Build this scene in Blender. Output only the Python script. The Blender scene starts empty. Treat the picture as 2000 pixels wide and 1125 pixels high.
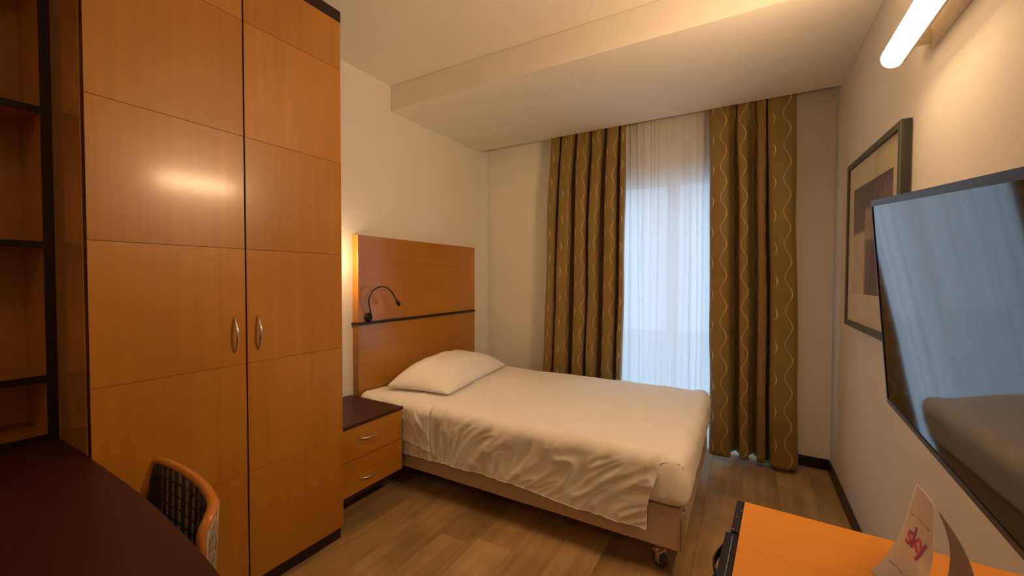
import bpy, bmesh, math, random
from math import sin, cos, pi, radians, sqrt, exp
from mathutils import Vector, Matrix, noise

random.seed(7)
SC = bpy.context.scene
COL = SC.collection

# ------------------------------------------------------------------ camera
yaw, pitch, roll = 0.5228, -0.0244, 0.0028
F = Vector((-sin(yaw)*cos(pitch), cos(yaw)*cos(pitch), sin(pitch)))
R = Vector((cos(yaw), sin(yaw), 0)); U = R.cross(F)
R2 = R*cos(roll)+U*sin(roll); U2 = -R*sin(roll)+U*cos(roll)
cd = bpy.data.cameras.new('camera'); cam = bpy.data.objects.new('camera', cd); COL.objects.link(cam)
cam.matrix_world = Matrix(((R2.x, U2.x, -F.x, 2.291), (R2.y, U2.y, -F.y, -0.128), (R2.z, U2.z, -F.z, 1.305), (0, 0, 0, 1)))
cd.sensor_width = 36; cd.sensor_fit = 'HORIZONTAL'; cd.lens = 36*800.28/2000; cd.clip_start = .02
SC.camera = cam

# ------------------------------------------------------------------ world, exposure
W_ = bpy.data.worlds.new('dusk_sky'); SC.world = W_; W_.use_nodes = True
nt = W_.node_tree; bg = nt.nodes['Background']
tc = nt.nodes.new('ShaderNodeTexCoord'); sx = nt.nodes.new('ShaderNodeSeparateXYZ'); cr = nt.nodes.new('ShaderNodeValToRGB')
nt.links.new(tc.outputs['Generated'], sx.inputs[0]); nt.links.new(sx.outputs['Z'], cr.inputs[0]); nt.links.new(cr.outputs[0], bg.inputs[0])
cr.color_ramp.elements[0].position = 0.0; cr.color_ramp.elements[0].color = (.40, .58, .80, 1)
cr.color_ramp.elements[1].position = .5; cr.color_ramp.elements[1].color = (.46, .72, 1, 1)
SKY = 4.2
bg.inputs[1].default_value = SKY
SC.view_settings.view_transform = 'Standard'; SC.view_settings.look = 'None'
SC.view_settings.gamma = 1; SC.view_settings.use_curve_mapping = False
SC.view_settings.exposure = 0.0
SC.cycles.use_denoising = True
SC.cycles.max_bounces = 10; SC.cycles.diffuse_bounces = 6; SC.cycles.glossy_bounces = 5
SC.cycles.transparent_max_bounces = 16; SC.cycles.sample_clamp_indirect = 20.0
WARM = (1.0, .635, .335)
TUBE = 205.0      # wall tube lamp strength
SCONCE = 110.0     # little wall lamp behind the wardrobe
# sky portal at the window, so that the daylight is sampled well
pl = bpy.data.lights.new('window_portal', 'AREA'); pl.shape = 'RECTANGLE'; pl.size = 1.2; pl.size_y = 2.3
po = bpy.data.objects.new('window_portal', pl); COL.objects.link(po); po.location = (1.74, 3.62, 1.2)
po.rotation_euler = (radians(-90), 0, 0); pl.cycles.is_portal = True

# ------------------------------------------------------------------ materials
def mat(name):
    m = bpy.data.materials.new(name); m.use_nodes = True
    return m, m.node_tree, m.node_tree.nodes['Principled BSDF']
def N(nt, t, **kw):
    n = nt.nodes.new(t)
    for k, v in kw.items(): setattr(n, k, v)
    return n
def plain(name, col, rough=.5, metal=0., spec=.5, nscale=0, namt=.08, bump=0, coat=0, sheen=0):
    m, nt, b = mat(name)
    b.inputs['Base Color'].default_value = (*col, 1); b.inputs['Roughness'].default_value = rough
    b.inputs['Metallic'].default_value = metal; b.inputs['Specular IOR Level'].default_value = spec
    b.inputs['Coat Weight'].default_value = coat; b.inputs['Coat Roughness'].default_value = .08
    if sheen: b.inputs['Sheen Weight'].default_value = sheen; b.inputs['Sheen Roughness'].default_value = .4
    if nscale:
        t = N(nt, 'ShaderNodeTexCoord'); n = N(nt, 'ShaderNodeTexNoise'); n.inputs['Scale'].default_value = nscale; n.inputs['Detail'].default_value = 5
        nt.links.new(t.outputs['Object'], n.inputs['Vector'])
        r = N(nt, 'ShaderNodeMapRange'); r.inputs['To Min'].default_value = 1-namt; r.inputs['To Max'].default_value = 1+namt
        nt.links.new(n.outputs[0], r.inputs[0])
        mx = N(nt, 'ShaderNodeVectorMath', operation='SCALE'); mx.inputs[0].default_value = col
        nt.links.new(r.outputs[0], mx.inputs['Scale']); nt.links.new(mx.outputs[0], b.inputs['Base Color'])
        if bump:
            bp = N(nt, 'ShaderNodeBump'); bp.inputs['Strength'].default_value = bump; bp.inputs['Distance'].default_value = .002
            nt.links.new(n.outputs[0], bp.inputs['Height']); nt.links.new(bp.outputs[0], b.inputs['Normal'])
    return m
def wood(name, c1, c2, grain=(38, 38, 1.1), rough=.2, spec=.5, knots=True, rnd=.05, blotch=1.6, bump=.02, coat=0.0, coatr=.06):
    m, nt, b = mat(name)
    L = nt.links.new
    t = N(nt, 'ShaderNodeTexCoord'); mp = N(nt, 'ShaderNodeMapping'); mp.inputs['Scale'].default_value = grain
    oi = N(nt, 'ShaderNodeObjectInfo'); off = N(nt, 'ShaderNodeVectorMath', operation='SCALE'); off.inputs['Scale'].default_value = 37.0
    cmb = N(nt, 'ShaderNodeCombineXYZ'); L(oi.outputs['Random'], cmb.inputs[0]); L(oi.outputs['Random'], cmb.inputs[1]); L(oi.outputs['Random'], cmb.inputs[2])
    L(cmb.outputs[0], off.inputs[0])
    ad = N(nt, 'ShaderNodeVectorMath', operation='ADD'); L(t.outputs['Object'], ad.inputs[0]); L(off.outputs[0], ad.inputs[1])
    L(ad.outputs[0], mp.inputs[0])
    n1 = N(nt, 'ShaderNodeTexNoise'); n1.inputs['Scale'].default_value = 1; n1.inputs['Detail'].default_value = 6; n1.inputs['Distortion'].default_value = .6
    L(mp.outputs[0], n1.inputs['Vector'])
    n2 = N(nt, 'ShaderNodeTexNoise'); n2.inputs['Scale'].default_value = blotch; n2.inputs['Detail'].default_value = 3
    L(ad.outputs[0], n2.inputs['Vector'])
    a = N(nt, 'ShaderNodeMath', operation='MULTIPLY_ADD'); a.inputs[1].default_value = .38; L(n1.outputs[0], a.inputs[0])
    s = N(nt, 'ShaderNodeMath', operation='MULTIPLY'); s.inputs[1].default_value = .62; L(n2.outputs[0], s.inputs[0]); L(s.outputs[0], a.inputs[2])
    rp = N(nt, 'ShaderNodeValToRGB'); rp.color_ramp.elements[0].position = .33; rp.color_ramp.elements[1].position = .66
    rp.color_ramp.elements[0].color = (*c1, 1); rp.color_ramp.elements[1].color = (*c2, 1); L(a.outputs[0], rp.inputs[0])
    out = rp.outputs[0]
    if knots:
        v = N(nt, 'ShaderNodeTexVoronoi'); mk = N(nt, 'ShaderNodeMapping'); mk.inputs['Scale'].default_value = (4.6, 4.6, 2.4)
        L(ad.outputs[0], mk.inputs[0]); L(mk.outputs[0], v.inputs['Vector']); v.inputs['Scale'].default_value = 1
        k = N(nt, 'ShaderNodeMapRange'); k.inputs['From Min'].default_value = .015; k.inputs['From Max'].default_value = .055; L(v.outputs['Distance'], k.inputs[0])
        k.inputs['To Min'].default_value = .5; k.inputs['To Max'].default_value = 1
        mk2 = N(nt, 'ShaderNodeVectorMath', operation='SCALE'); L(out, mk2.inputs[0]); L(k.outputs[0], mk2.inputs['Scale']); out = mk2.outputs[0]
    if rnd:
        r = N(nt, 'ShaderNodeMapRange'); r.inputs['To Min'].default_value = 1-rnd; r.inputs['To Max'].default_value = 1+rnd; L(oi.outputs['Random'], r.inputs[0])
        v2 = N(nt, 'ShaderNodeVectorMath', operation='SCALE'); L(out, v2.inputs[0]); L(r.outputs[0], v2.inputs['Scale']); out = v2.outputs[0]
    L(out, b.inputs['Base Color']); b.inputs['Roughness'].default_value = rough; b.inputs['Specular IOR Level'].default_value = spec
    b.inputs['Coat Weight'].default_value = coat; b.inputs['Coat Roughness'].default_value = coatr
    if bump:
        bp = N(nt, 'ShaderNodeBump'); bp.inputs['Strength'].default_value = bump; bp.inputs['Distance'].default_value = .002
        L(n1.outputs[0], bp.inputs['Height']); L(bp.outputs[0], b.inputs['Normal'])
    return m
def emit(name, col, s):
    m = bpy.data.materials.new(name); m.use_nodes = True; nt = m.node_tree; nt.nodes.clear()
    e = N(nt, 'ShaderNodeEmission'); o = N(nt, 'ShaderNodeOutputMaterial'); e.inputs[0].default_value = (*col, 1); e.inputs[1].default_value = s
    nt.links.new(e.outputs[0], o.inputs[0]); return m

M = {}
M['wall'] = plain('painted_wall', (.79, .765, .705), .75, nscale=55, namt=.015, bump=.12, spec=.25)
M['ceil'] = plain('painted_ceiling', (.78, .75, .685), .8, nscale=30, namt=.01, spec=.2)
MAPLE1, MAPLE2 = (.37, .142, .010), (.48, .205, .018)
M['maple'] = wood('maple_veneer', MAPLE1, MAPLE2, coat=.32, rough=.34, coatr=.15)
M['maple_h'] = wood('maple_veneer_flat_grain', MAPLE1, MAPLE2, grain=(38, 1.1, 38), coat=.5, rough=.3, coatr=.13, knots=False)
M['maple_bright'] = wood('orange_maple_top', (.78, .29, .025), (.86, .35, .035), grain=(2, 30, 30), rough=.35, knots=False)
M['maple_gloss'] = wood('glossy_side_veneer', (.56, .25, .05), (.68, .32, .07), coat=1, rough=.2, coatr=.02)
M['dark'] = plain('dark_lacquer', (.022, .009, .007), .35, nscale=40, namt=.2, spec=.4)
M['wenge'] = wood('dark_cherry_laminate', (.040, .010, .007), (.058, .015, .010), grain=(2, 30, 30), rough=.42, knots=False, spec=.35, bump=.01)
M['edge'] = plain('dark_red_edge_band', (.05, .008, .006), .4)
M['oak'] = wood('oak_laminate', (.25, .155, .062), (.53, .35, .160), grain=(26, 1.6, 26), rough=.42, spec=.4, knots=False, rnd=.10, blotch=3.2, bump=.05)
M['black'] = plain('black_plastic', (.008, .007, .007), .5, spec=.25)
M['chrome'] = plain('brushed_nickel', (.72, .70, .66), .22, metal=1)
M['white'] = plain('white_lacquer', (.82, .82, .80), .4)
M['linen'] = plain('white_cotton', (.94, .915, .86), .85, nscale=260, namt=.02, bump=.1, spec=.15, sheen=.2)
M['base_fabric'] = plain('beige_bed_base_fabric', (.62, .48, .36), .9, nscale=300, namt=.05, bump=.2, spec=.1)
M['rubber'] = plain('grey_rubber', (.06, .06, .06), .6)
M['paper'] = plain('card_paper', (.80, .75, .70), .6)
M['paper_grey'] = plain('grey_card_back', (.42, .39, .37), .6)
M['ink'] = plain('brown_grey_ink', (.16, .12, .09), .6)
M['mat'] = plain('cream_mat_board', (.72, .66, .46), .7)
M['frame'] = plain('grey_green_frame', (.115, .115, .085), .6, nscale=60, namt=.3, spec=.2)
M['screen'] = plain('black_glossy_screen', (.006, .006, .007), .04, spec=.9)
M['bezel'] = plain('dark_grey_bezel', (.022, .023, .026), .35)
M['weave'] = plain('olive_brown_weave', (.34, .27, .17), .6, nscale=120, namt=.3)
M['cane'] = plain('dark_cane_strand', (.035, .02, .012), .45)
M['cane_back'] = plain('pale_cane_strand', (.42, .34, .25), .3)
M['chair_wood'] = wood('chair_rim_wood', (.55, .20, .035), (.66, .26, .05), grain=(20, 20, 20), rough=.28, knots=False)
M['tube'] = emit('lit_tube', WARM, TUBE)
M['sconce'] = emit('lit_shade', WARM, SCONCE)
M['lampmetal'] = plain('cream_metal', (.78, .70, .56), .4)
M['foilcord'] = plain('dark_strap', (.018, .008, .006), .5, spec=.3)

# curtain fabric: pale wavy threads on bronze satin (uv.x = cloth width in m, uv.y = height in m)
def curtain_mat():
    m, nt, b = mat('bronze_satin_with_wavy_threads'); L = nt.links.new
    uv = N(nt, 'ShaderNodeUVMap'); s = N(nt, 'ShaderNodeSeparateXYZ'); L(uv.outputs[0], s.inputs[0])
    def MA(op, a, bb=None, c=None):
        n = N(nt, 'ShaderNodeMath', operation=op)
        for i, v in enumerate((a, bb, c)):
            if v is None: continue
            if isinstance(v, (int, float)): n.inputs[i].default_value = v
            else: L(v, n.inputs[i])
        return n.outputs[0]
    u, z = s.outputs[0], s.outputs[1]
    SP = .088
    cell = MA('FLOOR', MA('DIVIDE', u, SP))
    ph = MA('MULTIPLY', cell, 2.4)
    zz = MA('MULTIPLY', z, 2*pi/.22)
    sn = MA('SINE', MA('ADD', zz, ph))
    loc = MA('SUBTRACT', MA('MODULO', MA('ADD', u, 50*SP), SP), SP/2)
    d = MA('ABSOLUTE', MA('SUBTRACT', loc, MA('MULTIPLY', sn, .021)))
    # every other thread fades away on one side of the wave: crescents
    odd = MA('MODULO', MA('ADD', cell, 100), 2)
    cres = MA('MULTIPLY', MA('MAXIMUM', MA('ADD', sn, -.05), 0), 1.0)
    amp = MA('ADD', MA('MULTIPLY', odd, .85), MA('MULTIPLY', MA('SUBTRACT', 1, odd), cres))
    amp = MA('MULTIPLY', amp, MA('ADD', .55, MA('MULTIPLY', cres, .45)))
    line = MA('SUBTRACT', 1, MA('SMOOTH_MIN', MA('DIVIDE', d, .0040), 1, .1))
    line = MA('MAXIMUM', line, 0)
    k = MA('MULTIPLY', line, amp)
    nz = N(nt, 'ShaderNodeTexNoise'); nz.inputs['Scale'].default_value = 9; t = N(nt, 'ShaderNodeTexCoord'); L(t.outputs['Object'], nz.inputs[0])
    base = N(nt, 'ShaderNodeMix', data_type='RGBA'); base.inputs[6].default_value = (.205, .132, .032, 1); base.inputs[7].default_value = (.265, .175, .045, 1)
    L(nz.outputs[0], base.inputs[0])
    mx = N(nt, 'ShaderNodeMix', data_type='RGBA'); L(k, mx.inputs[0]); L(base.outputs[2], mx.inputs[6]); mx.inputs[7].default_value = (.95, .74, .36, 1)
    L(mx.outputs[2], b.inputs['Base Color']); b.inputs['Roughness'].default_value = .5; b.inputs['Specular IOR Level'].default_value = .35
    b.inputs['Sheen Weight'].default_value = .12
    return m
M['curtain'] = curtain_mat()
def sheer_mat():
    m = bpy.data.materials.new('sheer_voile'); m.use_nodes = True; nt = m.node_tree; nt.nodes.clear(); L = nt.links.new
    o = N(nt, 'ShaderNodeOutputMaterial'); d = N(nt, 'ShaderNodeBsdfDiffuse'); t = N(nt, 'ShaderNodeBsdfTranslucent'); p = N(nt, 'ShaderNodeBsdfTransparent')
    d.inputs[0].default_value = (.88, .85, .80, 1); t.inputs[0].default_value = (.90, .92, .93, 1); p.inputs[0].default_value = (1, 1, 1, 1)
    m1 = N(nt, 'ShaderNodeMixShader'); m1.inputs[0].default_value = .45; L(d.outputs[0], m1.inputs[1]); L(t.outputs[0], m1.inputs[2])
    lw = N(nt, 'ShaderNodeLayerWeight'); lw.inputs[0].default_value = .35
    mr = N(nt, 'ShaderNodeMapRange'); mr.inputs['To Min'].default_value = .955; mr.inputs['To Max'].default_value = 1.0; L(lw.outputs['Facing'], mr.inputs[0])
    m2 = N(nt, 'ShaderNodeMixShader'); L(mr.outputs[0], m2.inputs[0]); L(p.outputs[0], m2.inputs[1]); L(m1.outputs[0], m2.inputs[2])
    L(m2.outputs[0], o.inputs[0]); return m
M['sheer'] = sheer_mat()
def glass_mat(name, gl=.04):
    m = bpy.data.materials.new(name); m.use_nodes = True; nt = m.node_tree; nt.nodes.clear(); L = nt.links.new
    o = N(nt, 'ShaderNodeOutputMaterial'); p = N(nt, 'ShaderNodeBsdfTransparent'); g = N(nt, 'ShaderNodeBsdfGlossy'); g.inputs['Roughness'].default_value = .02
    f = N(nt, 'ShaderNodeLayerWeight'); f.inputs[0].default_value = .5; pw = N(nt, 'ShaderNodeMath', operation='POWER'); pw.inputs[1].default_value = 5.0; L(f.outputs['Facing'], pw.inputs[0])
    ma = N(nt, 'ShaderNodeMath', operation='MULTIPLY_ADD'); ma.inputs[1].default_value = .22; ma.inputs[2].default_value = gl; L(pw.outputs[0], ma.inputs[0]); mx = N(nt, 'ShaderNodeMixShader')
    L(ma.outputs[0], mx.inputs[0]); L(p.outputs[0], mx.inputs[1]); L(g.outputs[0], mx.inputs[2]); L(mx.outputs[0], o.inputs[0]); return m
M['glass'] = glass_mat('clear_glass')
def print_mat(name, rows):
    """abstract print: soft blocks of flat colour; rows = (u0,u1,v0,v1,colour)"""
    m, nt, b = mat(name); L = nt.links.new
    uv = N(nt, 'ShaderNodeUVMap'); nz = N(nt, 'ShaderNodeTexNoise'); nz.inputs['Scale'].default_value = 5; nz.inputs['Detail'].default_value = 5; L(uv.outputs[0], nz.inputs[0])
    s = N(nt, 'ShaderNodeSeparateXYZ'); L(uv.outputs[0], s.inputs[0])
    def st(src, e, up):
        r = N(nt, 'ShaderNodeMapRange'); r.inputs['From Min'].default_value = e-.02; r.inputs['From Max'].default_value = e+.02
        r.inputs['To Min'].default_value = 0 if up else 1; r.inputs['To Max'].default_value = 1 if up else 0; L(src, r.inputs[0]); return r.outputs[0]
    def mul(a, c):
        n = N(nt, 'ShaderNodeMath', operation='MULTIPLY'); L(a, n.inputs[0]); L(c, n.inputs[1]); return n.outputs[0]
    rgb = N(nt, 'ShaderNodeRGB'); rgb.outputs[0].default_value = (.30, .26, .25, 1); cur = rgb.outputs[0]
    for u0, u1, v0, v1, c in rows:
        k = mul(mul(st(s.outputs[0], u0, True), st(s.outputs[0], u1, False)), mul(st(s.outputs[1], v0, True), st(s.outputs[1], v1, False)))
        mx = N(nt, 'ShaderNodeMix', data_type='RGBA'); L(k, mx.inputs[0]); L(cur, mx.inputs[6]); mx.inputs[7].default_value = (*c, 1); cur = mx.outputs[2]
    r = N(nt, 'ShaderNodeMapRange'); r.inputs['To Min'].default_value = .75; r.inputs['To Max'].default_value = 1.25; L(nz.outputs[0], r.inputs[0])
    v = N(nt, 'ShaderNodeVectorMath', operation='SCALE'); L(cur, v.inputs[0]); L(r.outputs[0], v.inputs['Scale']); L(v.outputs[0], b.inputs['Base Color'])
    b.inputs['Roughness'].default_value = .7; return m
M['art'] = print_mat('abstract_block_print', [
    (-.1, 1.1, .58, 1.1, (.17, .135, .15)), (-.1, .36, -.1, .60, (.66, .55, .42)), (.36, .62, .50, .80, (.50, .40, .27)),
    (.36, 1.1, -.1, .50, (.19, .16, .14)), (.7, 1.1, .6, .9, (.24, .18, .17))])

# ------------------------------------------------------------------ object helpers
ORI = {}
def tag(o, label, cat, group=None, kind=None):
    if label: o['label'] = label
    if cat: o['category'] = cat
    if group: o['group'] = group
    if kind: o['kind'] = kind
    return o
def thing(name, loc, label, cat, group=None):
    o = bpy.data.objects.new(name, None); COL.objects.link(o); o.location = loc; o.empty_display_size = .1
    ORI[o] = Vector(loc); return tag(o, label, cat, group)
def mesh_obj(name, bm, m, parent=None, smooth=False, origin=None, kind=None, label=None):
    """verts are in world space; the mesh is shifted to its own origin"""
    org = ORI[parent] if parent is not None and origin is None else Vector(origin or (0, 0, 0))
    for v in bm.verts: v.co -= org
    me = bpy.data.meshes.new(name); bm.normal_update(); bm.to_mesh(me); bm.free()
    for mm in (m if isinstance(m, (list, tuple)) else [m]): me.materials.append(mm)
    if smooth:
        for p in me.polygons: p.use_smooth = True
    o = bpy.data.objects.new(name, me); COL.objects.link(o); ORI[o] = org
    if parent is not None:
        o.parent = parent; o.location = org - ORI[parent]
    else: o.location = org
    if kind: o['kind'] = kind
    if label: o['label'] = label
    return o
def box(bm, x0, x1, y0, y1, z0, z1, bev=0, mi=0, seg=2):
    if x0 > x1: x0, x1 = x1, x0
    if y0 > y1: y0, y1 = y1, y0
    vs = [bm.verts.new(c) for c in ((x0, y0, z0), (x1, y0, z0), (x1, y1, z0), (x0, y1, z0), (x0, y0, z1), (x1, y0, z1), (x1, y1, z1), (x0, y1, z1))]
    fs = [bm.faces.new([vs[i] for i in q]) for q in ((3, 2, 1, 0), (4, 5, 6, 7), (0, 1, 5, 4), (1, 2, 6, 5), (2, 3, 7, 6), (3, 0, 4, 7))]
    for f in fs: f.material_index = mi
    if bev:
        es = set(e for f in fs for e in f.edges)
        bmesh.ops.bevel(bm, geom=list(es), offset=bev, segments=seg, affect='EDGES', profile=.5)
def prism(bm, pts, z0, z1, bev=0):
    lo = [bm.verts.new((x, y, z0)) for x, y in pts]; hi = [bm.verts.new((x, y, z1)) for x, y in pts]
    n = len(pts); fs = [bm.faces.new(lo[::-1]), bm.faces.new(hi)]
    for i in range(n): fs.append(bm.faces.new((lo[i], lo[(i+1) % n], hi[(i+1) % n], hi[i])))
    if bev:
        es = [e for e in fs[1].edges]+[e for e in fs[0].edges]
        bmesh.ops.bevel(bm, geom=es, offset=bev, segments=2, affect='EDGES')
def tube(bm, pts, rad, n=10, cap=True, flat=None):
    """sweep a circle (or ellipse: flat=(w,h)) along pts; rad may be a list"""
    pts = [Vector(p) for p in pts]; rings = []; up = Vector((0, 0, 1)); last = None
    for i, p in enumerate(pts):
        t = (pts[min(i+1, len(pts)-1)]-pts[max(i-1, 0)]).normalized()
        if last is None:
            a = up if abs(t.dot(up)) < .95 else Vector((1, 0, 0)); s = t.cross(a).normalized()
        else:
            s = (last-t*last.dot(t)).normalized()
        last = s; w = t.cross(s); r = rad[i] if isinstance(rad, (list, tuple)) else rad
        ring = []
        for k in range(n):
            a = 2*pi*k/n; ca, sa = cos(a), sin(a)
            if flat: ring.append(bm.verts.new(p+s*ca*flat[0]+w*sa*flat[1]))
            else: ring.append(bm.verts.new(p+s*ca*r+w*sa*r))
        rings.append(ring)
    for a, b in zip(rings, rings[1:]):
        for k in range(n): bm.faces.new((a[k], a[(k+1) % n], b[(k+1) % n], b[k]))
    if cap: bm.faces.new(rings[0][::-1]); bm.faces.new(rings[-1])
def smoothpath(pts, k=6):
    pts = [Vector(p) for p in pts]; out = []
    for i in range(len(pts)-1):
        p0 = pts[max(i-1, 0)]; p1 = pts[i]; p2 = pts[i+1]; p3 = pts[min(i+2, len(pts)-1)]
        for j in range(k):
            t = j/k; out.append(.5*((2*p1)+(p2-p0)*t+(2*p0-5*p1+4*p2-p3)*t*t+(3*p1-p0-3*p2+p3)*t**3))
    out.append(pts[-1]); return out
def lathe(bm, prof, c, axis='z', n=24, cap=True):
    rings = []
    for r, h in prof:
        ring = []
        for k in range(n):
            a = 2*pi*k/n; x, y = r*cos(a), r*sin(a)
            d = {'z': (x, y, h), 'x': (h, x, y), 'y': (y, h, x)}[axis]
            ring.append(bm.verts.new(Vector(c)+Vector(d)))
        rings.append(ring)
    for a, b in zip(rings, rings[1:]):
        for k in range(n): bm.faces.new((a[k], a[(k+1) % n], b[(k+1) % n], b[k]))
    if cap: bm.faces.new(rings[0][::-1]); bm.faces.new(rings[-1])
def grid(bm, nu, nv, fn, uvfn=None, keep=None):
    vs = [[bm.verts.new(fn(i/nu, j/nv)) for j in range(nv+1)] for i in range(nu+1)]
    uvl = bm.loops.layers.uv.new('UVMap') if uvfn else None
    for i in range(nu):
        for j in range(nv):
            if keep and not keep((i+.5)/nu, (j+.5)/nv): continue
            f = bm.faces.new((vs[i][j], vs[i+1][j], vs[i+1][j+1], vs[i][j+1])); f.smooth = True
            if uvl:
                for l, (a, b) in zip(f.loops, ((i, j), (i+1, j), (i+1, j+1), (i, j+1))): l[uvl].uv = uvfn(a/nu, b/nv)
    return vs
def BM(): return bmesh.new()
def ridge(p):
    n = noise.noise(p); return (1-min(1, abs(n)*2.2))**2
def sm(a, b, x):
    t = max(0, min(1, (x-a)/(b-a))); return t*t*(3-2*t)

# ------------------------------------------------------------------ room
RW, RD, RH, RB = 2.79, 3.349, 2.707, -2.1
SOF_Y0, SOF_Y1, SOF_Z = 2.057, 3.174, 2.526
T = .12
b = BM(); box(b, -T, RW+T, RB-T, RD+.3, -.1, -.012)
floor = mesh_obj('floor', b, M['oak'], kind='structure')
PWD, PL = .19, 1.22
rng = random.Random(3)
c = 0; x = 0.0
while x < RW-.001:
    x1 = min(RW, x+PWD); y = RB - rng.random()*PL*.9
    while y < RD+.16:
        ya, yb = max(y, RB), min(y+PL, RD+.16)
        if yb-ya > .05:
            b = BM(); box(b, x+.0004, x1-.0004, ya+.0005, yb-.0005, -.012, 0, bev=.0009, seg=1)
            mesh_obj('plank', b, M['oak'], floor, origin=((x+x1)/2, (ya+yb)/2, 0))
        y += PL
    x = x1
def struct(name, bm, m, **k): return mesh_obj(name, bm, m, kind='structure', **k)
b = BM(); box(b, -T, 0, RB-T, RD+T, -.1, RH+.1); struct('wall_left', b, M['wall'])
b = BM(); box(b, RW, RW+T, RB-T, RD+T, -.1, RH+.1); struct('wall_right', b, M['wall'])
b = BM(); box(b, 0, RW, RB-T, RB, -.1, RH+.1); struct('wall_near', b, M['wall'])
WX0, WX1, WZ1 = 1.12, 2.36, 2.345
b = BM(); box(b, 0, WX0, RD, RD+.3, -.1, RH+.1); box(b, WX1, RW, RD, RD+.3, -.1, RH+.1); box(b, WX0, WX1, RD, RD+.3, WZ1, RH+.1)
struct('wall_far', b, M['wall'])
b = BM(); box(b, 0, RW, RB, RD, RH, RH+.1); ceil = struct('ceiling', b, M['ceil'])
b = BM(); box(b, 0, RW, SOF_Y0, SOF_Y1, SOF_Z, RH-.001, bev=.002, seg=1); mesh_obj('soffit', b, M['ceil'], ceil, label='lowered ceiling box before the curtains')
def board(name, x0, x1, y0, y1):
    b = BM(); box(b, x0, x1, y0, y1, 0, .074, bev=.003); return struct(name, b, M['dark'])
board('baseboard_right', RW-.013, RW-.0002, RB, RD-.014)
board('baseboard_far', 0.014, WX0, RD-.013, RD-.0002); board('baseboard_far.001', WX1, RW-.0002, RD-.013, RD-.0002)
board('baseboard_left', .0002, .013, 1.70, RD-.0002)
# french window
win = thing('window_1', (1.74, RD+.14, 0), None, None); win['kind'] = 'structure'
YF0, YF1 = RD+.17, RD+.23
b = BM(); box(b, WX0, WX0+.055, YF0, YF1, 0, WZ1, .004); box(b, WX1-.055, WX1, YF0, YF1, 0, WZ1, .004); box(b, WX0+.055, WX1-.055, YF0, YF1, 0, .06, .004)
mesh_obj('window_frame', b, M['white'], win)
b = BM(); box(b, WX0+.002, WX1-.002, RD+.03, RD+.2, 2.15, WZ1-.002, .004); mesh_obj('shutter_box', b, M['white'], win)
for xa, xb in ((WX0+.056, 1.739), (1.741, WX1-.056)):
    b = BM(); z0, z1 = .062, 2.148
    box(b, xa, xa+.045, YF0+.005, YF1-.005, z0, z1, .004); box(b, xb-.045, xb, YF0+.005, YF1-.005, z0, z1, .004)
    box(b, xa+.045, xb-.045, YF0+.005, YF1-.005, z0, z0+.09, .004); box(b, xa+.045, xb-.045, YF0+.005, YF1-.005, z1-.06, z1, .004)
    s = mesh_obj('sash', b, M['white'], win)
    b = BM(); box(b, xa+.043, xb-.043, YF0+.03, YF0+.036, z0+.088, z1-.058); mesh_obj('pane', b, M['glass'], s)
# street level far below the window
b = BM(); box(b, -25, 28, RD+.4, 60, -6.2, -6); struct('ground', b, plain('asphalt', (.18, .18, .18), .9, nscale=2, namt=.2))

# ------------------------------------------------------------------ wardrobe
XW, Y0, Y1, YM, ZT = .556, .302, 1.205, .758, 2.594
wr = thing('wardrobe', (.28, .75, 0), 'tall glossy maple wardrobe with two doors and dark top band', 'wardrobe')
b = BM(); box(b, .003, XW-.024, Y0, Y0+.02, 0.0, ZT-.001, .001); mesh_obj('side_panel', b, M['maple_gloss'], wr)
b = BM(); box(b, .003, XW-.024, Y1-.02, Y1, 0.0, ZT-.001, .001); mesh_obj('side_panel', b, M['edge'], wr)
b = BM(); box(b, .003, .012, Y0+.02, Y1-.02, .064, ZT-.06); box(b, .012, XW-.024, Y0+.02, Y1-.02, .064, .084); box(b, .012, XW-.024, Y0+.02, Y1-.02, ZT-.09, ZT-.07); box(b, .012, XW-.03, YM-.01, YM+.01, .084, ZT-.09)
mesh_obj('carcass', b, M['dark'], wr)
b = BM(); box(b, XW-.04, XW-.0195, Y0+.0205, Y1-.003, 0, .062, .001); mesh_obj('plinth', b, M['dark'], wr)
b = BM(); box(b, .02, XW+.001, Y0, Y1+.0005, 2.542, ZT, .0015); mesh_obj('cornice', b, M['dark'], wr)
GZ = [.064, .515, .960, 1.417, 1.861, 2.313, 2.540]
for ya, yb, hy in ((Y0+.004, YM-.003, .713), (YM+.003, Y1-.002, .801)):
    b = BM(); box(b, XW-.0235, XW-.004, ya-.0015, yb+.0015, GZ[0], GZ[-1]); d = mesh_obj('door', b, M['edge'], wr)
    for za, zb in zip(GZ, GZ[1:]):
        b = BM(); g = .0006
        box(b, XW-.0042, XW, ya, yb, za+(g if za > .07 else 0), zb-(g if zb < 2.5 else 0), .0005, seg=1)
        mesh_obj('veneer_panel', b, M['maple'], d, origin=(XW, (ya+yb)/2, (za+zb)/2))
    b = BM(); pts = []; rr = []
    for k in range(17):
        t = k/16; pts.append((XW-.001+.026*sin(pi*t)**.8, hy, 1.008+.140*t)); rr.append(.0028+.0030*sin(pi*t))
    tube(b, pts, rr, 10); mesh_obj('handle', b, M['chrome'], d, smooth=True, label='curved nickel bow handle')

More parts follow.
